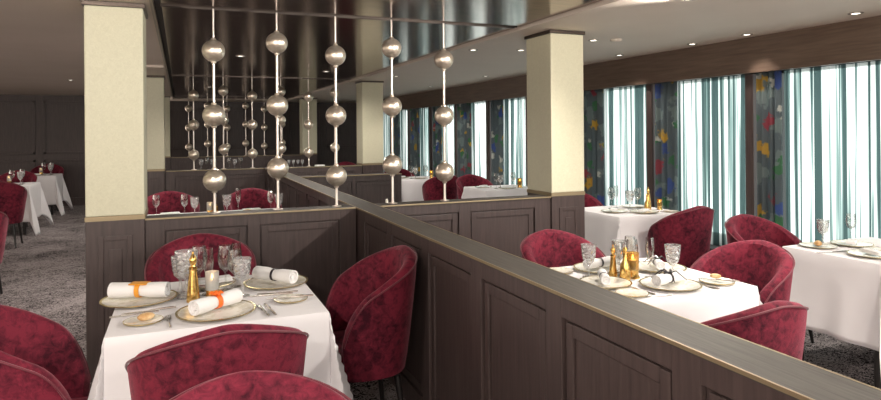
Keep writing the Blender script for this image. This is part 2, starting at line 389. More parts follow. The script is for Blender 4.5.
partition_y('cross_partition', -.215, LX0 - .001, 4.47, 4.65, [(-.10, .42), (.50, 1.06)], 'dark panelled partition under the first row of beaded rods, behind the near table')
partition_y('cross_partition', LX1 + .001, 2.829, 4.47, 4.65, [(1.42, 2.0), (2.10, 2.68)], 'dark panelled partition between the long partition and the bright pale pillar')
partition_y('cross_partition', -.20, 2.72, 9.95, 10.13, [(-.08 + .69 * k, .52 + .69 * k) for k in range(4)], 'dark partition under the second row of beaded rods')
partition_y('cross_partition', -.20, 2.72, 15.42, 15.6, [(-.08 + .69 * k, .52 + .69 * k) for k in range(4)], 'dark partition under the third and farthest row of beaded rods')
partition_y('cross_partition', LX1 + .001, 2.66, 7.78, 7.96, [(1.45, 2.0), (2.05, 2.6)], 'short dark partition standing halfway between first and second rows of beaded rods')

# columns on panelled bases
def column(x0, x1, y0, y1, label, group=None):
    t = thing('column', label, 'pillar', ((x0 + x1) / 2, (y0 + y1) / 2, 0))
    a, c = (x1 - x0) / 2, (y1 - y0) / 2
    link('base', mesh('base', lambda b: (box(b, -a, a, -c, c, 0, 1.0, .003),
        [box(b, -a + .07, -a + .10, -c - .008, -c + .01, .15, .905, .003), box(b, a - .10, a - .07, -c - .008, -c + .01, .15, .905, .003), box(b, -a + .10, a - .10, -c - .008, -c + .01, .875, .905, .003), box(b, -a + .13, a - .13, -c - .006, -c + .01, .18, .82, .003)]), M['wood'], False), t)
    link('base_collar', mesh('base_collar', lambda b: box(b, -a - .004, a + .004, -c - .004, c + .004, 1.0, 1.03, .002), M['brass'], False), t)
    link('shaft', mesh('shaft', lambda b: box(b, -a, a, -c, c, 1.03, 2.352, .008), M['column'], False), t)
    link('cap', mesh('cap', lambda b: box(b, -a - .012, a + .012, -c - .012, c + .012, 2.352, ZC - .001, .002), M['darksteel'], False), t)
    return t
column(-.551, -.217, 4.462, 4.86, 'nearest tall pale pillar, on the panelled base at the near end of the rods')
column(2.832, 3.155, 4.462, 4.86, 'bright cream pillar standing between the long partition and the windows')
column(-.551, -.217, 9.95, 10.33, 'pale pillar partly hidden just behind the nearest pillar')
column(2.735, 3.09, 9.95, 10.33, 'pale pillar at the second row of rods, in front of the far window curtains')
column(-.551, -.217, 15.42, 15.6, 'narrow visible pale pillar farthest back behind the nearest pillar')
column(2.735, 3.09, 15.42, 15.8, 'distant pale pillar seen between the beaded rods against the dark wall')

# bead rods
R = .0755
def rod_kit(zs, r=R):
    zs = sorted(zs, reverse=True)
    def rodm(b):
        lathe(b, [(0, HP + .002), (.036, HP + .002), (.036, HP + .008), (.012, HP + .012), (.0095, HP + .03), (.0095, zs[-1] - .05)], 12)
        for a, c in zip(zs, zs[1:]): lathe(b, [(.0095, c + .05), (.0095, a - .05)], 12)
        lathe(b, [(.0065, zs[0] + .05), (.0065, ZC + .02), (0, ZC + .02)], 10)
    k = [('rod', mesh('rod', rodm, M['rod']), [])]
    for z in zs:
        def sp(b, z=z):
            sphere(b, (0, 0, z), r, 32, 20)
            lathe(b, [(.0095, z - r - .012), (.017, z - r - .008), (.020, z - r + .006)], 14); lathe(b, [(.020, z + r - .006), (.017, z + r + .008), (.0095, z + r + .012)], 14)
        k.append(('metallic_sphere', mesh('metallic_sphere', sp, M['pearl']), []))
    return k
KIT = {'rodA': rod_kit([1.226, 1.669, 2.108]), 'rodB': rod_kit([1.296, 1.740, 2.181])}
on = ['first', 'second', 'third', 'fourth', 'fifth', 'sixth']
for row, (Y, xs) in enumerate([(4.56, [.212, .634, 1.054, 1.485, 1.914]), (10.04, [.18, .60, 1.02, 1.45, 1.88, 2.3]), (15.5, [.175, .58, 1.01, 1.425, 1.85, 2.27])]):
    for i, x in enumerate(xs):
        place('rodA' if i % 2 == 0 else 'rodB', 'bead_rod', 'metal rod of three round pearl beads, %s in %s row from the pillar' % (on[i], ['nearest', 'middle', 'farthest'][row]), 'ornament', (x, Y, 0), 0, 'beaded rods on the %s partition' % ['nearest', 'middle', 'farthest'][row])
    x0, x1 = -.12, 2.56
    t = thing('ceiling_track', 'slim metal ceiling track with light strips above the %s row of beaded rods' % ['nearest', 'middle', 'farthest'][row], 'ceiling track', (0, Y, 0))
    link('rail', mesh('rail', lambda b: (box(b, x0, x1, -.026, -.022, ZC + .012, ZC + .045), box(b, x0, x1, .022, .026, ZC + .012, ZC + .045), box(b, x0, x1, -.022, .022, ZC + .035, ZC + .045)), M['darksteel'], False), t)
    if row == 0:
        for a in (.02, .46, .88, 1.31, 1.73, 2.13):
            link('light_strip', mesh('light_strip', lambda b: box(b, a, a + .37, -.014, -.006, ZC + .020, ZC + .033), M['led'], False), t)

# ------------------------------------------------------------------ chairs
def chair_kit():
    Lr, arm = .30, .165
    tot = Lr * PI / 2 + arm
    def plan(s):            # s in [-1,1] -> x, y, outward normal
        d = abs(s) * tot; sg = 1 if s >= 0 else -1
        if d < Lr * PI / 2:
            a = d / Lr; c_, s_ = math.cos(a), math.sin(a)
            k = (abs(c_) ** 2.35 + abs(s_) ** 2.35) ** (-1 / 2.35)
            return sg * s_ * k * Lr, -c_ * k * Lr * .93, sg * s_, -c_
        e = d - Lr * PI / 2
        return sg * (Lr - .035 * (e / arm) ** 2), e, sg, 0.
    def top(s):
        return .932 - .26 * abs(s) ** 1.6 - .14 * (max(abs(s) - .76, 0) / .24) ** 2.2
    zb = .33
    def P_(s, z, off):
        x, y, nx, ny = plan(s); k = .80 + .20 * min((z - zb) / .45, 1.15) ** .8 if z > zb else .80
        return Vector((x * k - nx * off, y * k - ny * off, z))
    def shell(b):
        n = 56; rings = []
        for i in range(n + 1):
            s = -1 + 2 * i / n; h = top(s); endf = min(1, (1 - abs(s)) / .06 + .25) ** .5
            th = .062 * endf + .004; pts = []
            h2 = h - .02 * (1 - endf)
            for q in range(9):
                z = zb + (h2 - .022 - zb) * q / 8; pts.append(P_(s, z, -.0))
            for q in (.2, .4, .6, .8): pts.append(P_(s, h2 - .022 + .022 * math.sin(PI * q), th * q) )
            for q in range(9):
                z = zb + (h2 - .022 - zb) * (8 - q) / 8; pts.append(P_(s, z, th + .018 * math.sin(PI * q / 8)))
            rings.append([b.verts.new(p) for p in pts])
        m_ = len(rings[0])
        for a, c in zip(rings, rings[1:]):
            for k in range(m_): b.faces.new((a[k], c[k], c[(k + 1) % m_], a[(k + 1) % m_]))
        b.faces.new(rings[0]); b.faces.new(rings[-1][::-1])
    def piping(b):
        pts = []
        for i in range(57):
            s = -1 + 2 * i / 56; endf = min(1, (1 - abs(s)) / .06 + .25) ** .5
            pts.append(P_(s, top(s) - .02 * (1 - endf) - .016, -.002))
        tube(b, pts, .0042, 6)
    def seat(b):
        prof = [(0, .33), (.20, .33), (.222, .345), (.226, .40), (.226, .43), (.215, .455), (.17, .468), (0, .472)]
        seg = 32; rings = []
        for r, z in prof:
            if r == 0: rings.append([b.verts.new((0, .01, z))]); continue
            rg = []
            for i in range(seg):
                a = 2 * PI * i / seg; k = (abs(math.cos(a)) ** 3.2 + abs(math.sin(a)) ** 3.2) ** (-1 / 3.2)
                rg.append(b.verts.new((r * k * math.cos(a) * .95, .01 + r * k * math.sin(a), z)))
            rings.append(rg)
        for a, c in zip(rings, rings[1:]):
            for i in range(seg):
                j = (i + 1) % seg
                if len(a) == 1: b.faces.new((a[0], c[j], c[i]))
                elif len(c) == 1: b.faces.new((a[i], a[j], c[0]))
                else: b.faces.new((a[i], a[j], c[j], c[i]))
    def frame(b): box(b, -.17, .17, -.16, .18, .305, .332, .004)
    k = [('backrest', mesh('backrest', shell, M['velvet']), [('piping', mesh('piping', piping, M['piping']), [])]),
         ('seat', mesh('seat', seat, M['velvet']), []), ('seat_frame', mesh('seat_frame', frame, M['leg'], False), [])]
    for sx in (-1, 1):
        for sy in (-1, 1):
            k.append(('leg', mesh('leg', lambda b: tube(b, [(sx * .20, .01 + sy * .19, 0), (sx * .165, .01 + sy * .155, .31)], [.011, .019], 10), M['leg']), []))
    return k
KIT['chair'] = chair_kit()
def chair(x, y, deg, label, group=None):
    return place('chair', 'velvet_tub_chair', label, 'chair', (x, y, 0), math.radians(deg), group, 1. if x < 1.2 else .955)
B_ = 'burgundy velvet tub chair '
chair(.125, 2.39, 3, B_ + 'at the near side of the nearest table')
chair(.11, 3.90, 180, B_ + 'between the near table and the beaded partition')
chair(.865, 3.22, 90, B_ + 'between the near table and the long dark partition')
chair(-.50, 2.80, -88, B_ + 'in shade at the outer side of the near table')
chair(.15, 1.45, 183, B_ + 'closest to the camera, back to back with another chair', None)
chair(2.26, 3.37, 180, B_ + 'between the amber-candle table and the panelled partition')
chair(2.93, 2.70, 94, B_ + 'at the window side of the amber-candle table')
chair(2.10, 1.98, 0, B_ + 'low behind the long partition, near the amber candle')
chair(4.10, 4.395, 4, B_ + 'at the near side of the cream pillar window table')
chair(4.01, 3.37, 180, B_ + 'at the far side of the nearest window table')
chair(3.98, 5.69, 180, B_ + 'behind the cream pillar, far side of its window table')
chair(4.05, 8.44, 180, B_ + 'at the far side of the third window table')
chair(3.76, 9.14, 0, B_ + 'with its back towards the third window table')
chair(3.62, 10.66, 180, B_ + 'at the far side of the fourth and farthest window table')
chair(3.02, 10.0 + .45, -90, B_ + 'at the aisle side of the farthest window table')
chair(-.12, 7.10, 180, B_ + 'behind the beaded partition, nearer to the pale pillar')
chair(.72, 7.06, 180, B_ + 'behind the beaded partition, nearer to the long partition')
chair(-2.29, 10.35, 0, B_ + 'at the near side of the far aisle tables')
chair(-1.82, 7.10, 0, B_ + 'cut by the picture edge, beside the carpet aisle')
chair(-2.58, 12.56, 180, B_ + 'between the two tables by the panelled wall')
chair(-2.55, 15.06, 180, B_ + 'against the dark panelled wall behind the last table')
chair(3.30, 13.5, 160, B_ + 'far away beyond the second row of rods')

# ------------------------------------------------------------------ tables
def cloth_build(a, bb, L, seed):
    r = random.Random(seed); ph = [r.uniform(0, 6.28) for _ in range(8)]
    def pos(u, v):
        eu = max(abs(u) - a, 0); ev = max(abs(v) - bb, 0); su = 1 if u > 0 else -1; sv = 1 if v > 0 else -1
        x = min(max(u, -a), a); y = min(max(v, -bb), bb); z = .752
        if eu == 0 and ev == 0: return Vector((x, y, z))
        rr = math.hypot(eu, ev)
        if eu > 0 and ev > 0:
            th = math.atan2(ev, eu); f = min(th, PI / 2 - th)
            o = rr * math.sin(f) * .36; d = math.sqrt(max(rr * rr - o * o, 0)); side = .03 * math.sin(2 * f) * (1 if th < PI / 4 else -1) * min(rr / L, 1)
            o2 = o * .7071
            return Vector((x + su * (o2 + side + .010 * d / L), y + sv * (o2 - side + .010 * d / L), z - d + .0))
        e = eu + ev; t = min(e / L, 1)
        s = v if eu > 0 else u
        w = (.010 * math.sin(s * 15 + ph[0]) + .006 * math.sin(s * 27 + ph[1])) * t * t
        edge = min(1, ((bb if eu > 0 else a) - abs(s)) / .12)
        out = .008 * min(e / .02, 1) + .010 * t + w * max(edge, 0)
        if eu > 0: return Vector((x + su * out, y, z - e))
        return Vector((x, y + sv * out, z - e))
    def build(b):
        def axis(h):
            l = [-h - L + L * i / 16 for i in range(16)] + [-h, -h + .006] + [-h + .006 + (2 * h - .012) * i / 24 for i in range(1, 24)] + [h - .006, h]
            l += [h + L * (i + 1) / 16 for i in range(16)]
            l += [-h - .006, h + .006]; return sorted(set(l))
        U, V = axis(a), axis(bb)
        vs = [[b.verts.new(pos(u, v)) for v in V] for u in U]
        for i in range(len(U) - 1):
            for j in range(len(V) - 1): b.faces.new((vs[i][j], vs[i + 1][j], vs[i + 1][j + 1], vs[i][j + 1]))
    return build
def table(x0, x1, y0, y1, where, L=.50, seed=1):
    cx, cy, a, bb = (x0 + x1) / 2, (y0 + y1) / 2, (x1 - x0) / 2, (y1 - y0) / 2
    t = thing('dining_table', 'dining table hidden under its cloth, ' + where, 'table', (cx, cy, 0))
    link('tabletop', mesh('tabletop', lambda b: box(b, -a + .008, a - .008, -bb + .008, bb - .008, .715, .7495, .004), M['leg'], False), t)
    for sx in (-1, 1):
        for sy in (-1, 1): link('leg', mesh('leg', lambda b: tube(b, [(sx * (a - .07), sy * (bb - .07), 0), (sx * (a - .07), sy * (bb - .07), .716)], .022, 10), M['leg']), t)
    c = link('tablecloth', mesh('tablecloth', cloth_build(a, bb, L, seed), M['cloth']), None, (cx, cy, 0))
    md = c.modifiers.new('s', 'SOLIDIFY'); md.thickness = .002; md.offset = 1
    tag(c, 'white tablecloth hanging in corner folds, ' + where, 'tablecloth')
table(-.28, .60, 2.77, 3.66, 'nearest table before the beaded partition', seed=3)
table(1.85, 2.68, 2.33, 3.12, 'behind the long partition, with amber candle', seed=4)
table(3.75, 4.62, 2.40, 3.05, 'nearest table at the window wall', seed=5)
table(3.67, 4.45, 4.66, 5.42, 'window table beside the cream pillar', seed=6)
table(3.72, 4.52, 7.45, 8.15, 'third table along the windows', seed=7)
table(3.33, 4.05, 9.72, 10.40, 'farthest table along the windows', seed=8)
table(-.32, .96, 5.95, 6.78, 'seen behind the beaded partition', seed=9)
table(-3.05, -2.17, 11.4, 12.25, 'by the carpet aisle, nearer of two', seed=10, L=.55)
table(-3.0, -2.22, 13.95, 14.70, 'by the carpet aisle, farther of two', seed=11, L=.55)

# ------------------------------------------------------------------ tableware
TZ = .7545
def plate_prof(r, h=.016):
    return [(0, .003), (r * .55, .003), (r * .60, .0), (r * .66, .002), (r * .72, .006), (r * .98, h - .002), (r, h), (r * .985, h + .002), (r * .74, .010), (r * .62, .007), (0, .007)]
def rim(b, r, h=.016):
    lathe(b, [(r * .935, h * .92 + .0014), (r * .97, h + .0022), (r * 1.003, h + .0018), (r * 1.004, h - .0015), (r * .975, h - .0035)], 48)
M['rim'] = plain('gilt_rim', (.50, .40, .20), .25, .8)
KIT['plate'] = [('dish', mesh('dish', lambda b: lathe(b, plate_prof(.148), 48), M['china']), []), ('gilt_rim', mesh('gilt_rim', lambda b: rim(b, .148), M['rim']), [])]
KIT['bread'] = [('dish', mesh('dish', lambda b: lathe(b, plate_prof(.078, .011), 36), M['china']), []), ('gilt_rim', mesh('gilt_rim', lambda b: rim(b, .078, .011), M['rim']), [])]
def gl(prof_out, th=.0016):
    inner = [(max(r - th, 0), z) for r, z in prof_out if z > prof_out[-1][1] * .45]
    return prof_out + inner[::-1] + [(0, inner[0][1] + .003)]
def goblet(b):
    o = [(0, 0), (.036, .0), (.036, .003), (.010, .010), (.006, .022), (.0075, .045), (.005, .060), (.012, .074), (.030, .090), (.0385, .120), (.044, .185)]
    i = [(.0415, .185), (.036, .121), (.027, .094), (0, .084)]
    lathe(b, o + i, 24)
def wine(b):
    o = [(0, 0), (.035, 0), (.035, .002), (.006, .008), (.0038, .02), (.0038, .085), (.010, .094), (.027, .112), (.036, .140), (.037, .165), (.030, .215)]
    i = [(.0287, .215), (.0357, .165), (.0347, .140), (.0257, .114), (0, .098)]
    lathe(b, o + i, 24)
def flute(b):
    o = [(0, 0), (.032, 0), (.032, .002), (.006, .007), (.0036, .02), (.0036, .080), (.010, .092), (.021, .120), (.0255, .16), (.022, .225)]
    i = [(.0207, .225), (.0242, .16), (.0197, .122), (0, .098)]
    lathe(b, o + i, 22)
KIT['goblet'] = [('goblet', mesh('goblet', goblet, M['cut']), [])]
KIT['wine'] = [('wine', mesh('wine', wine, M['glass']), [])]
KIT['flute'] = [('flute', mesh('flute', flute, M['glass']), [])]
def flat(b, outline, z0, z1):
    t = [b.verts.new((x, y, z1)) for x, y in outline]; q = [b.verts.new((x, y, z0)) for x, y in outline]; n = len(outline)
    b.faces.new(t); b.faces.new(q[::-1])
    for i in range(n): b.faces.new((q[i], q[(i + 1) % n], t[(i + 1) % n], t[i]))
KIT['knife'] = [('blade', mesh('blade', lambda b: flat(b, [(-.006, 0), (.006, 0), (.009, .03), (.009, .09), (.002, .118), (-.005, .10)], .001, .0028), M['silver'], False), []),
                ('handle', mesh('handle', lambda b: tube(b, [(0, -.105, .0058), (0, -.09, .0062), (0, -.03, .0052), (0, .004, .004)], [.004, .0058, .0048, .0032], 8), M['silver']), [])]
KIT['fork'] = [('head', mesh('head', lambda b: (flat(b, [(-.003, -.005), (.003, -.005), (.011, .03), (.0115, .045), (-.0115, .045), (-.011, .03)], .002, .004), [flat(b, [(x - .0013, .045), (x + .0013, .045), (x + .0008, .09), (x - .0008, .09)], .002, .004) for x in (-.010, -.0034, .0034, .010)]), M['silver'], False), []),
               ('handle', mesh('handle', lambda b: tube(b, [(0, -.105, .0045), (0, -.09, .0045), (0, -.03, .0036), (0, .0, .003)], [.004, .0044, .0030, .0026], 8), M['silver']), [])]
def napkin(b):
    n, m_ = 12, 20
    rings = []
    for i in range(n + 1):
        x = -.10 + .20 * i / n; r0 = .027 * (1 - .22 * math.exp(-((x) / .025) ** 2))
        rings.append([b.verts.new((x, r0 * 1.08 * math.cos(2 * PI * k / m_), .0272 + r0 * math.sin(2 * PI * k / m_))) for k in range(m_)])
    for a, c in zip(rings, rings[1:]):
        for k in range(m_): b.faces.new((a[k], a[(k + 1) % m_], c[(k + 1) % m_], c[k]))
    for rg, dx in ((rings[0], .012), (rings[-1], -.012)):   # hollow rolled ends
        pr = rg
        for f, d in ((.80, 0), (.72, .7), (.42, .7), (.36, 0.1), (.12, .3)):
            cen = Vector((rg[0].co.x, 0, .0272)); nr = [b.verts.new(cen + (v.co - cen) * f + Vector((dx * d, 0, 0))) for v in rg]
            for k in range(m_): b.faces.new((pr[k], pr[(k + 1) % m_], nr[(k + 1) % m_], nr[k]))
            pr = nr
        b.faces.new(pr)
nap = mesh('napkin', napkin, M['napkin'])
def flower(b):
    for k in range(7):
        a = 2 * PI * k / 7; c, s = math.cos(a), math.sin(a)
        def f(u, v, c=c, s=s):
            rr = .004 + .022 * u; w = .012 * math.sin(PI * min(u * .9 + .1, 1)) * (v - .5) * 2
            return (c * rr - s * w, s * rr + c * w, .052 + .012 * math.sin(u * 2.2) - .012 * abs(v - .5))
        grid(b, 5, 4, f)
    sphere(b, (0, 0, .056), .008, 10, 6)
def ring_(b, r=.0262, w=.02):
    m_ = 20; rr = [(-w / 2, r), (w / 2, r), (w / 2, r - .002), (-w / 2, r - .002)]
    rings = [[b.verts.new((x, q * 1.08 * math.cos(2 * PI * k / m_), .0272 + q * math.sin(2 * PI * k / m_))) for k in range(m_)] for x, q in rr]
    for i in range(4):
        a, c = rings[i], rings[(i + 1) % 4]
        for k in range(m_): b.faces.new((a[k], a[(k + 1) % m_], c[(k + 1) % m_], c[k]))
def bow(b):
    ring_(b, .0262, .012)
    for a in (.4, 1.3, 2.2, 3.3, 4.1, 5.3):
        tube(b, [(0, 0, .050), (math.cos(a) * .035, math.sin(a) * .035, .064), (math.cos(a) * .085, math.sin(a) * .085, .022)], [.004, .0036, .002], 6)
KIT['nap_flower'] = [('linen_roll', nap, []), ('napkin_ring', mesh('napkin_ring', ring_, M['orange']), [('flower', mesh('flower', flower, M['orange']), [])])]
def tagb(b): ring_(b, .0268, .016); box(b, -.03, .032, -.022, .022, .049, .053, .001)
KIT['nap_tag'] = [('linen_roll', nap, []), ('napkin_band', mesh('napkin_band', tagb, M['amberband']), [])]
KIT['nap_bow'] = [('linen_roll', nap, []), ('ribbon_bow', mesh('ribbon_bow', bow, M['ribbon']), [])]
KIT['nap_band'] = [('linen_roll', nap, []), ('ribbon_band', mesh('ribbon_band', lambda b: ring_(b, .0262, .010), M['ribbon']), [])]
KIT['mill'] = [('body', mesh('body', lambda b: lathe(b, [(0, 0), (.030, 0), (.031, .006), (.027, .05), (.019, .13), (.017, .150), (.020, .153), (.020, .160), (.012, .166)], 24), M['gold']), []),
               ('knob', mesh('knob', lambda b: (lathe(b, [(.012, .165), (.010, .172), (.016, .185), (.018, .198), (.012, .212), (.005, .222), (.0065, .228), (.004, .235), (0, .237)], 20)), M['gold']), [])]
KIT['cruet'] = [('bottle', mesh('bottle', lambda b: lathe(b, [(0, 0), (.024, 0), (.026, .01), (.024, .07), (.011, .10), (.009, .13), (.012, .134), (.010, .14), (0, .14)], 20), M['gold']), []),
                ('stopper', mesh('stopper', lambda b: sphere(b, (0, 0, .148), .011, 12, 8), M['gold']), [])]
def candle_kit(shade):
    return [('base', mesh('base', lambda b: lathe(b, [(0, 0), (.036, 0), (.037, .004), (.030, .010), (.028, .036), (.031, .040), (.031, .044), (0, .044)], 28), M['gold']), []),
            ('glass_shade', mesh('glass_shade', lambda b: lathe(b, [(.0305, .0445), (.0315, .13), (.0290, .13), (.0285, .0445), (.0305, .0445)], 28), shade), []),
            ('candle', mesh('candle', lambda b: lathe(b, [(0, .045), (.020, .045), (.020, .092), (.006, .094), (0, .093)], 18), M['wax']), [('flame', mesh('flame', lambda b: lathe(b, [(0, .094), (.004, .100), (.0045, .106), (0, .120)], 10), M['flame']), [])])]
KIT['candle'] = candle_kit(M['frost'])
M['ambglass'] = plain('amber_glass', (1., .62, .18), .15, 0., Transmission_Weight=.8)
KIT['ambercandle'] = candle_kit(M['ambglass'])
KIT['shaker'] = [('pot', mesh('pot', lambda b: lathe(b, [(0, 0), (.014, 0), (.016, .006), (.014, .035), (.009, .045)], 14), M['china']), []), ('cap', mesh('cap', lambda b: lathe(b, [(.0095, .044), (.0095, .052), (0, .056)], 14), M['silver']), [])]
def roll_(b):
    sphere(b, (0, 0, 0), 1, 18, 10)
    for v in b.verts: v.co = Vector((v.co.x * .035, v.co.y * .022, .016 + v.co.z * .016))
KIT['roll'] = [('roll', mesh('roll', roll_, M['food']), [])]
KIT['foldnap'] = [('foldnap', mesh('foldnap', lambda b: (box(b, -.09, .09, -.035, .035, 0, .012, .005), box(b, -.085, .088, -.030, .033, .012, .024, .005)), M['napkin']), [])]

NM = {'plate': ('dinner_plate', 'gilt-rimmed cream dinner plate', 'plate'), 'bread': ('bread_plate', 'small cream bread plate', 'plate'), 'goblet': ('crystal_goblet', 'cut-crystal water goblet', 'glass'),
      'wine': ('wine_glass', 'clear stemmed wine glass', 'glass'), 'flute': ('champagne_flute', 'clear champagne flute', 'glass'), 'knife': ('table_knife', 'silver table knife', 'cutlery'), 'fork': ('table_fork', 'silver table fork', 'cutlery'),
      'nap_flower': ('rolled_napkin', 'white rolled napkin with orange flower', 'napkin'), 'nap_tag': ('rolled_napkin', 'white rolled napkin with amber band', 'napkin'), 'nap_bow': ('rolled_napkin', 'rolled napkin with dark bow', 'napkin'),
      'nap_band': ('rolled_napkin', 'white rolled napkin with dark band', 'napkin'), 'mill': ('pepper_mill', 'tall tapered gold pepper mill', 'pepper mill'), 'cruet': ('gold_bottle', 'small gold bottle with stopper', 'bottle'),
      'candle': ('candle_holder', 'frosted candle holder on gold base', 'candle'), 'ambercandle': ('candle_holder', 'candle holder with glowing amber shade', 'candle'), 'shaker': ('salt_pot', 'tiny white salt pot', 'salt pot'),
      'roll': ('bread_roll', 'small browned bread roll', 'bread'), 'foldnap': ('folded_napkin', 'white folded napkin', 'napkin')}
def ware(kit, x, y, where, deg=0, dz=0., sc=1., z=None):
    n, l, c = NM[kit]
    return place(kit, n, l + ' ' + where, c, (x, y, (TZ if z is None else z) + dz), math.radians(deg), NM[kit][0].replace('_', ' ') + 's on the set tables' if kit in ('goblet', 'wine', 'flute', 'knife', 'fork', 'bread', 'plate') else None, sc)
# near table
T1 = 'of the nearest table'
ware('plate', .14, 2.935, 'at the near place ' + T1, 0, 0, 1.13); ware('nap_flower', .14, 2.945, 'on the near plate ' + T1, 38, .0195, 1.2)
ware('plate', -.185, 3.30, 'at the outer place ' + T1, 0, 0, 1.13); ware('nap_tag', -.185, 3.30, 'on the outer plate ' + T1, -21, .0195, 1.32)
ware('plate', .455, 3.37, 'at the inner place ' + T1, 0, 0, 1.1); ware('nap_band', .45, 3.37, 'on the inner plate ' + T1, -50, .019, 1.25)
ware('plate', .145, 3.505, 'at the far place ' + T1, 0, 0, .82); ware('foldnap', .155, 3.50, 'on the far plate ' + T1, 10, .0145)
ware('bread', -.15, 2.925, 'at the near outer corner ' + T1); ware('bread', .475, 3.02, 'at the near inner corner ' + T1)
ware('bread', -.14, 3.555, 'at the far outer corner ' + T1, 0, 0, .95); ware('bread', .47, 3.595 - .02, 'at the far inner corner ' + T1, 0, 0, .72)
ware('goblet', .022, 3.285, 'beside the gold mill ' + T1, 0, 0, 1.22); ware('goblet', -.005, 3.385, 'behind the front goblet ' + T1); ware('flute', .122, 3.305, 'between goblet and candle ' + T1)
ware('wine', .082, 3.390, 'tallest behind the gold mill ' + T1, 0, 0, 1.05)
ware('wine', .205, 3.36, 'just beyond the candle ' + T1, 0, 0, 1.05); ware('wine', .245, 3.29, 'standing foremost beyond the candle ' + T1, 0, 0, 1.); ware('goblet', .272, 3.205, 'nearest the inner plate ' + T1); ware('flute', .262, 3.415, 'rearmost by the candle ' + T1)
ware('mill', .050, 3.195, T1.replace('of', 'on')); ware('candle', .135, 3.215, T1.replace('of', 'in the middle of'))
ware('knife', .335, 2.90, 'inner one at the near place ' + T1, 6); ware('knife', .365, 2.905, 'outer one at the near place ' + T1, 6)
ware('fork', -.052, 2.90, 'inner one at the near place ' + T1, 4); ware('fork', -.20, 3.065, 'lying across the outer place ' + T1, 95); ware('knife', -.13, 3.10, 'lying across the outer place ' + T1, 93)
ware('knife', .40, 3.155, 'inner one at the inner place ' + T1, 80); ware('fork', .43, 3.185, 'outer one at the inner place ' + T1, 83); ware('knife', .475, 3.02, 'resting on the inner corner bread plate ' + T1, 80, .0135)
ware('roll', -.14, 2.93, 'on the near outer bread plate ' + T1, 20, .0075)
# amber-candle table
T2 = 'of amber candle table'
ware('plate', 2.28, 2.50, 'at the near place ' + T2, 0, 0, 1.02); ware('nap_bow', 2.275, 2.505, 'on the near plate ' + T2, 12, .0175)
ware('plate', 2.50, 2.83, 'at the window-side place ' + T2); ware('nap_bow', 2.49, 2.83, 'on the window-side plate ' + T2, 60, .0175, .9)
ware('plate', 2.19, 2.955, 'at the far place ' + T2); ware('nap_band', 2.19, 2.955, 'on the far plate ' + T2, 5, .0175)
ware('plate', 2.01, 2.67, 'at the partition-side place ' + T2, 0, 0, .9); ware('nap_band', 2.01, 2.68, 'on the partition-side plate ' + T2, 60, .016, .85)
ware('bread', 2.55, 2.46, 'at the near window-side corner ' + T2, 0, 0, 1.1); ware('bread', 2.0, 2.45, 'at the near partition-side corner ' + T2); ware('bread', 1.95, 3.0, 'at the far partition-side corner ' + T2); ware('bread', 2.45, 3.035, 'at the far window-side corner ' + T2, 0, 0, .9)
ware('cruet', 2.165, 2.705, 'beside the candle ' + T2, 0, 0, 1.1); ware('mill', 2.145, 2.78, 'behind the gold bottle ' + T2, 0, 0, .75); ware('ambercandle', 2.235, 2.73, T2.replace('of', 'in the middle of'), 0, 0, 1.05)
ware('goblet', 2.035, 2.845, 'near the far plate ' + T2, 0, 0, .95); ware('wine', 2.28, 2.79, 'behind the candle ' + T2, 0, 0, .9); ware('wine', 2.335, 2.875, 'farthest back ' + T2, 0, 0, .9); ware('goblet', 2.258, 2.872, 'in the centre cluster ' + T2, 0, 0, .95)
ware('flute', 2.325, 2.70, 'standing tall alone ' + T2, 0, 0, .95); ware('goblet', 2.43, 2.645, 'at the window-side plate ' + T2, 0, 0, .95); ware('wine', 2.20, 2.84 - .03, 'close behind the gold bottle ' + T2, 0, 0, .85)
ware('fork', 2.09, 2.50, 'inner one at the near place ' + T2, 3); ware('fork', 2.06, 2.38, 'outer one at the near place ' + T2, 80); ware('knife', 2.445, 2.455, 'inner one at the near place ' + T2, 4); ware('knife', 2.55, 2.46, 'on the bread plate ' + T2, 40, .0135)
ware('roll', 2.55, 2.47, 'on the near window-side bread plate ' + T2, 130, .021, .8)
# cream-pillar window table
T3 = 'of the cream pillar window table'
for kx, ky, kk, wh, sc in [(3.86, 4.98, 'plate', 'at the aisle place ', .85), (4.075, 4.81, 'plate', 'at the near place ', .9), (4.28, 5.2, 'plate', 'at the far place ', .85)]: ware(kk, kx, ky, wh + T3, 0, 0, sc)
ware('foldnap', 4.075, 4.81, 'on the near plate ' + T3, 20, .0155, .8); ware('foldnap', 3.86, 4.98, 'on the aisle plate ' + T3, 60, .015, .8)
ware('wine', 4.0, 5.2, 'nearest the pillar ' + T3); ware('flute', 4.09, 5.24, 'second from the pillar ' + T3); ware('wine', 4.20, 5.05, 'beside the gold bottle ' + T3); ware('goblet', 4.13, 5.08, 'in the middle ' + T3)
ware('mill', 4.29, 5.0, T3.replace('of', 'on'), 0, 0, .95); ware('cruet', 4.24, 4.96, T3.replace('of', 'on'), 0, 0, 1.); ware('ambercandle', 4.37, 4.93, T3.replace('of', 'on'), 0, 0, .8)
ware('knife', 4.27, 4.80, 'at the near place ' + T3, 20); ware('bread', 4.34, 4.74, 'at the window corner ' + T3, 0, 0, .9)
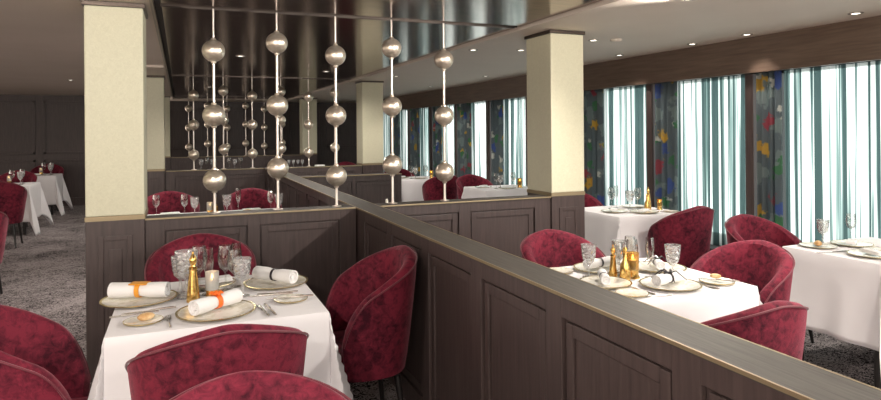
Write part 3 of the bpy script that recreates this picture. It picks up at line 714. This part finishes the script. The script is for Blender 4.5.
# nearest window table
T4 = 'of the nearest window table'
ware('plate', 3.93, 2.93, 'at the far aisle place ' + T4, 0, 0, .75); ware('roll', 3.93, 2.93, 'on the far aisle plate ' + T4, 40, .008, 1.1); ware('plate', 4.19, 2.88, 'at the far place ' + T4, 0, 0, .85); ware('foldnap', 4.19, 2.88, 'on the far plate ' + T4, 30, .0155, .8)
ware('plate', 3.95, 2.58, 'at the near place ' + T4, 0, 0, .95); ware('foldnap', 3.95, 2.58, 'on the near plate ' + T4, 70, .016, .9); ware('bread', 4.16, 2.70, 'between the places ' + T4, 0, 0, .9)
ware('goblet', 4.06, 2.99, 'nearer the aisle ' + T4, 0, 0, .9); ware('wine', 4.33, 2.98, 'nearer the curtain ' + T4, 0, 0, .9); ware('wine', 4.22, 2.60, 'close to the near place ' + T4, 0, 0, 1.); ware('ambercandle', 4.28, 2.70, T4.replace('of', 'on'), 0, 0, 1.)
ware('knife', 3.84, 2.76, 'by the cloth edge ' + T4, 75)
# table behind the beads
T5 = 'of the table behind the beads'
ware('wine', -.22, 6.620, 'nearest the pillar ' + T5, 0, 0, .95); ware('wine', .03, 6.540, 'second from the pillar ' + T5, 0, 0, .95); ware('goblet', .12, 6.520, 'third from the pillar ' + T5, 0, 0, .95)
ware('candle', .26, 6.560, 'just behind the first rod', 0, 0, .9); ware('cruet', .31, 6.540, T5.replace('of', 'on'), 0, 0, 1.05)
ware('goblet', .415, 6.520, 'just beyond the gold bottle ' + T5, 0, 0, 1.); ware('flute', .53, 6.620, 'midway ' + T5, 0, 0, 1.05); ware('goblet', .90, 6.390, 'nearest the long partition ' + T5, 0, 0, 1.); ware('wine', .83, 6.490, 'second from the long partition ' + T5, 0, 0, .95)
ware('foldnap', -.10, 6.660, 'at the pillar end ' + T5, 8, 0., 1.0); ware('foldnap', .66, 6.640, 'at the long-partition end ' + T5, 10, 0., 1.); ware('roll', .60, 6.470, 'at the long-partition end ' + T5, 10, 0., 1.3)
# row on the second partition shelf
for i, (k, x) in enumerate([('goblet', .28), ('wine', .36), ('goblet', .44), ('wine', .68), ('goblet', .76), ('wine', .84)]):
    ware(k, x, 10.05, 'on the second bead partition, %s from the pillar side' % on[i], 0, 0, .8, z=HP + .002)
for i in range(4): ware('goblet', 1.57 + .07 * i, 10.06, 'in short row on second bead partition, %s' % on[i], 0, 0, .6, z=HP + .002)
ware('foldnap', 2.05, 10.04, 'on the second bead partition', 0, 0., .9, z=HP + .002)
ware('shaker', 1.455, 4.615, 'on the shelf beside the fourth beaded rod', 0, 0., .7, z=HP + .002)
# far window tables
for (tx, ty, tn, a) in ((4.12, 7.8, 'third', 0), (3.69, 10.05, 'fourth and farthest', 1)):
    ware('wine', tx - .12, ty - .1, 'aisle side of the %s window table' % tn); ware('goblet', tx - .02, ty - .03, 'middle of the %s window table' % tn, 0, 0, .95); ware('wine', tx + .13, ty - .12, 'curtain side of the %s window table' % tn)
    ware('ambercandle', tx + .22, ty - .15, 'on the %s window table' % tn, 0, 0, 1.); ware('plate', tx - .22, ty + .1, 'aisle side of the %s window table' % tn, 0, 0, .8); ware('plate', tx + .0, ty - .2, 'near side of the %s window table' % tn, 0, 0, .8)
    ware('foldnap', tx - .22, ty + .1, 'on a plate of the %s window table' % tn, 30, .0145, .8)
for (tx, ty, tn) in ((-2.6, 11.8, 'nearer aisle'), (-2.6, 14.3, 'farther aisle')):
    ware('wine', tx + .14, ty - .05, 'foremost on the %s table' % tn, 0, 0, 1.1); ware('goblet', tx + .26, ty - .08, 'at the aisle edge of the %s table' % tn, 0, 0, 1.1); ware('wine', tx + .24, ty + .15, 'rearmost on the %s table' % tn, 0, 0, 1.1)
    ware('candle', tx + .05, ty + .2, 'on the %s table' % tn, 0, 0, 1.); ware('plate', tx + .02, ty - .22, 'at the near place of the %s table' % tn, 0, 0, 1.); ware('foldnap', tx + .02, ty - .22, 'on the near plate of the %s table' % tn, 0, .0175, 1.)

# ------------------------------------------------------------------ ceiling lights
def dl(x, y, where, power, spot=75, tx=0, ty=0, blend=.5, col=(1, .915, .82), z=ZC):
    t = thing('downlight', 'small recessed round ceiling downlight ' + where, 'light', (x, y, z))
    link('trim_ring', mesh('trim_ring', lambda b: lathe(b, [(.032, -.0005), (.050, -.0005), (.050, -.004), (.046, -.007), (.034, -.007), (.030, -.003), (.032, -.0005)], 24), M['chrome']), t)
    link('lens', mesh('lens', lambda b: lathe(b, [(0, -.002), (.029, -.002), (.029, -.004), (0, -.004)], 20), M['lamp']), t)
    if power:
        l = bpy.data.lights.new('downlight_lamp', 'SPOT'); l.energy = power; l.spot_size = math.radians(spot); l.spot_blend = blend; l.shadow_soft_size = .04; l.color = col
        o = bpy.data.objects.new('lamp', l); COL.objects.link(o); o.parent = t; o.location = (0, 0, -.012)
        o.rotation_euler = Vector((tx - x, ty - y, -1.6 if (tx or ty) else -1.6)).to_track_quat('-Z', 'Y').to_euler() if (tx or ty) else (0, 0, 0)
LIGHTS = [
 (3.0, 3.1, 'over the aisle behind the amber-candle table', 150, 150, 1.6, 3.2),
 (4.53, 3.07, 'over the nearest window table', 50, 100, 4.2, 2.9),
 (4.62, 4.10, 'close to the valance beyond the nearest window table', 22, 90, 0, 0),
 (4.62, 4.74, 'close to the valance by the second sheer curtain', 30, 100, 4.0, 4.6),
 (4.53, 5.73, 'close to the valance beyond the cream pillar', 30, 100, 0, 0),
 (3.26, 5.70, 'behind the cream pillar', 30, 110, 0, 0),
 (3.54, 4.85, 'beside the cream pillar', 14, 100, 0, 0),
 (2.78, 5.84, 'at the edge of the dark ceiling', 25, 110, 0, 0),
 (-1.56, 11.14, 'over the far carpet aisle', 60, 130, -1.9, 11.6),
 (3.0, 9.0, 'in front of the second-row pillar', 40, 120, 0, 0),
 (4.3, 8.6, 'over the third window table', 30, 110, 0, 0),
 (4.3, 10.9, 'over the farthest window table', 30, 110, 0, 0),
 (-.75, 6.8, 'added as fill over the near carpet aisle', 110, 130, -1.6, 6.8),  # added fill lamp with no known fixture, hidden behind the pale pillar
 (-.9, 1.3, 'added as fill above and before the nearest chairs', 120, 140, -.1, 3.0),  # unseen lamp, put in to light the near chairs
 (3.0, 1.0, 'added as fill above the near end of the long partition', 190, 140, 1.0, 3.0),  # added out of view as frontal fill from the window side
 (3.0, -.8, 'added as fill behind the camera on the window side', 150, 150, 1.9, 3.0),  # added lamp out of sight, lights tables and beads from the front
 (-.9, -1.0, 'added as fill behind the camera on the aisle side', 160, 150, .5, 4.0),  # also added unseen, for front highlights on the beads
 (4.4, 1.4, 'added as fill over the window side near the camera', 60, 130, 3.0, 2.4),  # extra unseen fill lamp put in near the camera
]
for x, y, w, p, s, tx, ty in LIGHTS: dl(x, y, w, p * .78, s, tx, ty)
for x, y, w, p in [(.62, 7.3, 'added fill in glossy ceiling above the table behind the beads', 60), (1.9, 8.8, 'in the dark glossy ceiling before the second track', 60), (.5, 12.4, 'added fill in the dark glossy ceiling beyond the second track', 50), (1.9, 13.2, 'added fill in the glossy ceiling far beyond the second track', 50)]:  # all but the second lamp are added to brighten the far interior
    dl(x, y, w, p, 165, 0, 0, .3, z=ZC + .02)
t = thing('smoke_detector', 'small flat round detector on the ceiling beside the cream pillar', 'smoke detector', (3.72, 4.75, ZC))
link('body', mesh('body', lambda b: lathe(b, [(0, -.022), (.03, -.022), (.05, -.012), (.055, -.0005), (0, -.0005)], 24), M['ceil']), t)

# ------------------------------------------------------------------ world
W = bpy.data.worlds.new('world'); S.world = W; W.use_nodes = True
nt = W.node_tree; bg = nt.nodes['Background']; L = nt.links.new
tc = N(nt, 'ShaderNodeTexCoord'); sx = N(nt, 'ShaderNodeSeparateXYZ'); L(tc.outputs['Generated'], sx.inputs[0])
mr = N(nt, 'ShaderNodeMapRange'); mr.inputs['From Min'].default_value = -.1; mr.inputs['From Max'].default_value = .35
L(sx.outputs[0], mr.inputs[0])
cr = N(nt, 'ShaderNodeMixRGB'); cr.inputs[1].default_value = (1.60, 1.38, 1.19, 1); cr.inputs[2].default_value = (1.7, 1.76, 1.72, 1)
L(mr.outputs[0], cr.inputs[0]); L(cr.outputs[0], bg.inputs[0]); bg.inputs[1].default_value = 1.0

# ------------------------------------------------------------------ camera
F, PX, PY = 630., 440., 130.9
roll = math.atan2(14.4, 1788); yaw = math.atan2(260, 630)
fw = Vector((math.sin(yaw), math.cos(yaw), 0)); rt = Vector((math.cos(yaw), -math.sin(yaw), 0)); up = Vector((0, 0, 1))
c, s = math.cos(roll), math.sin(roll)
ax, ay, az = rt * c - up * s, rt * s + up * c, -fw
cam = bpy.data.cameras.new('camera'); co = bpy.data.objects.new('camera', cam); COL.objects.link(co)
mw = Matrix.Identity(4)
for i in range(3): mw[i][0], mw[i][1], mw[i][2] = ax[i], ay[i], az[i]
mw.translation = Vector((0, 0, 1.55)); co.matrix_world = mw
cam.sensor_width = 36; cam.lens = F / 881 * 36; cam.shift_y = -(200 - PY) / 881; cam.clip_start = .05
S.camera = co
S.view_settings.view_transform = 'Standard'; S.view_settings.look = 'None'; S.view_settings.gamma = 1; S.view_settings.exposure = 0.72
S.view_settings.use_curve_mapping = False
S.cycles.use_denoising = True
S.cycles.max_bounces = 10; S.cycles.transmission_bounces = 10; S.cycles.transparent_max_bounces = 16; S.cycles.sample_clamp_indirect = 6
S.cycles.caustics_reflective = False; S.cycles.caustics_refractive = False
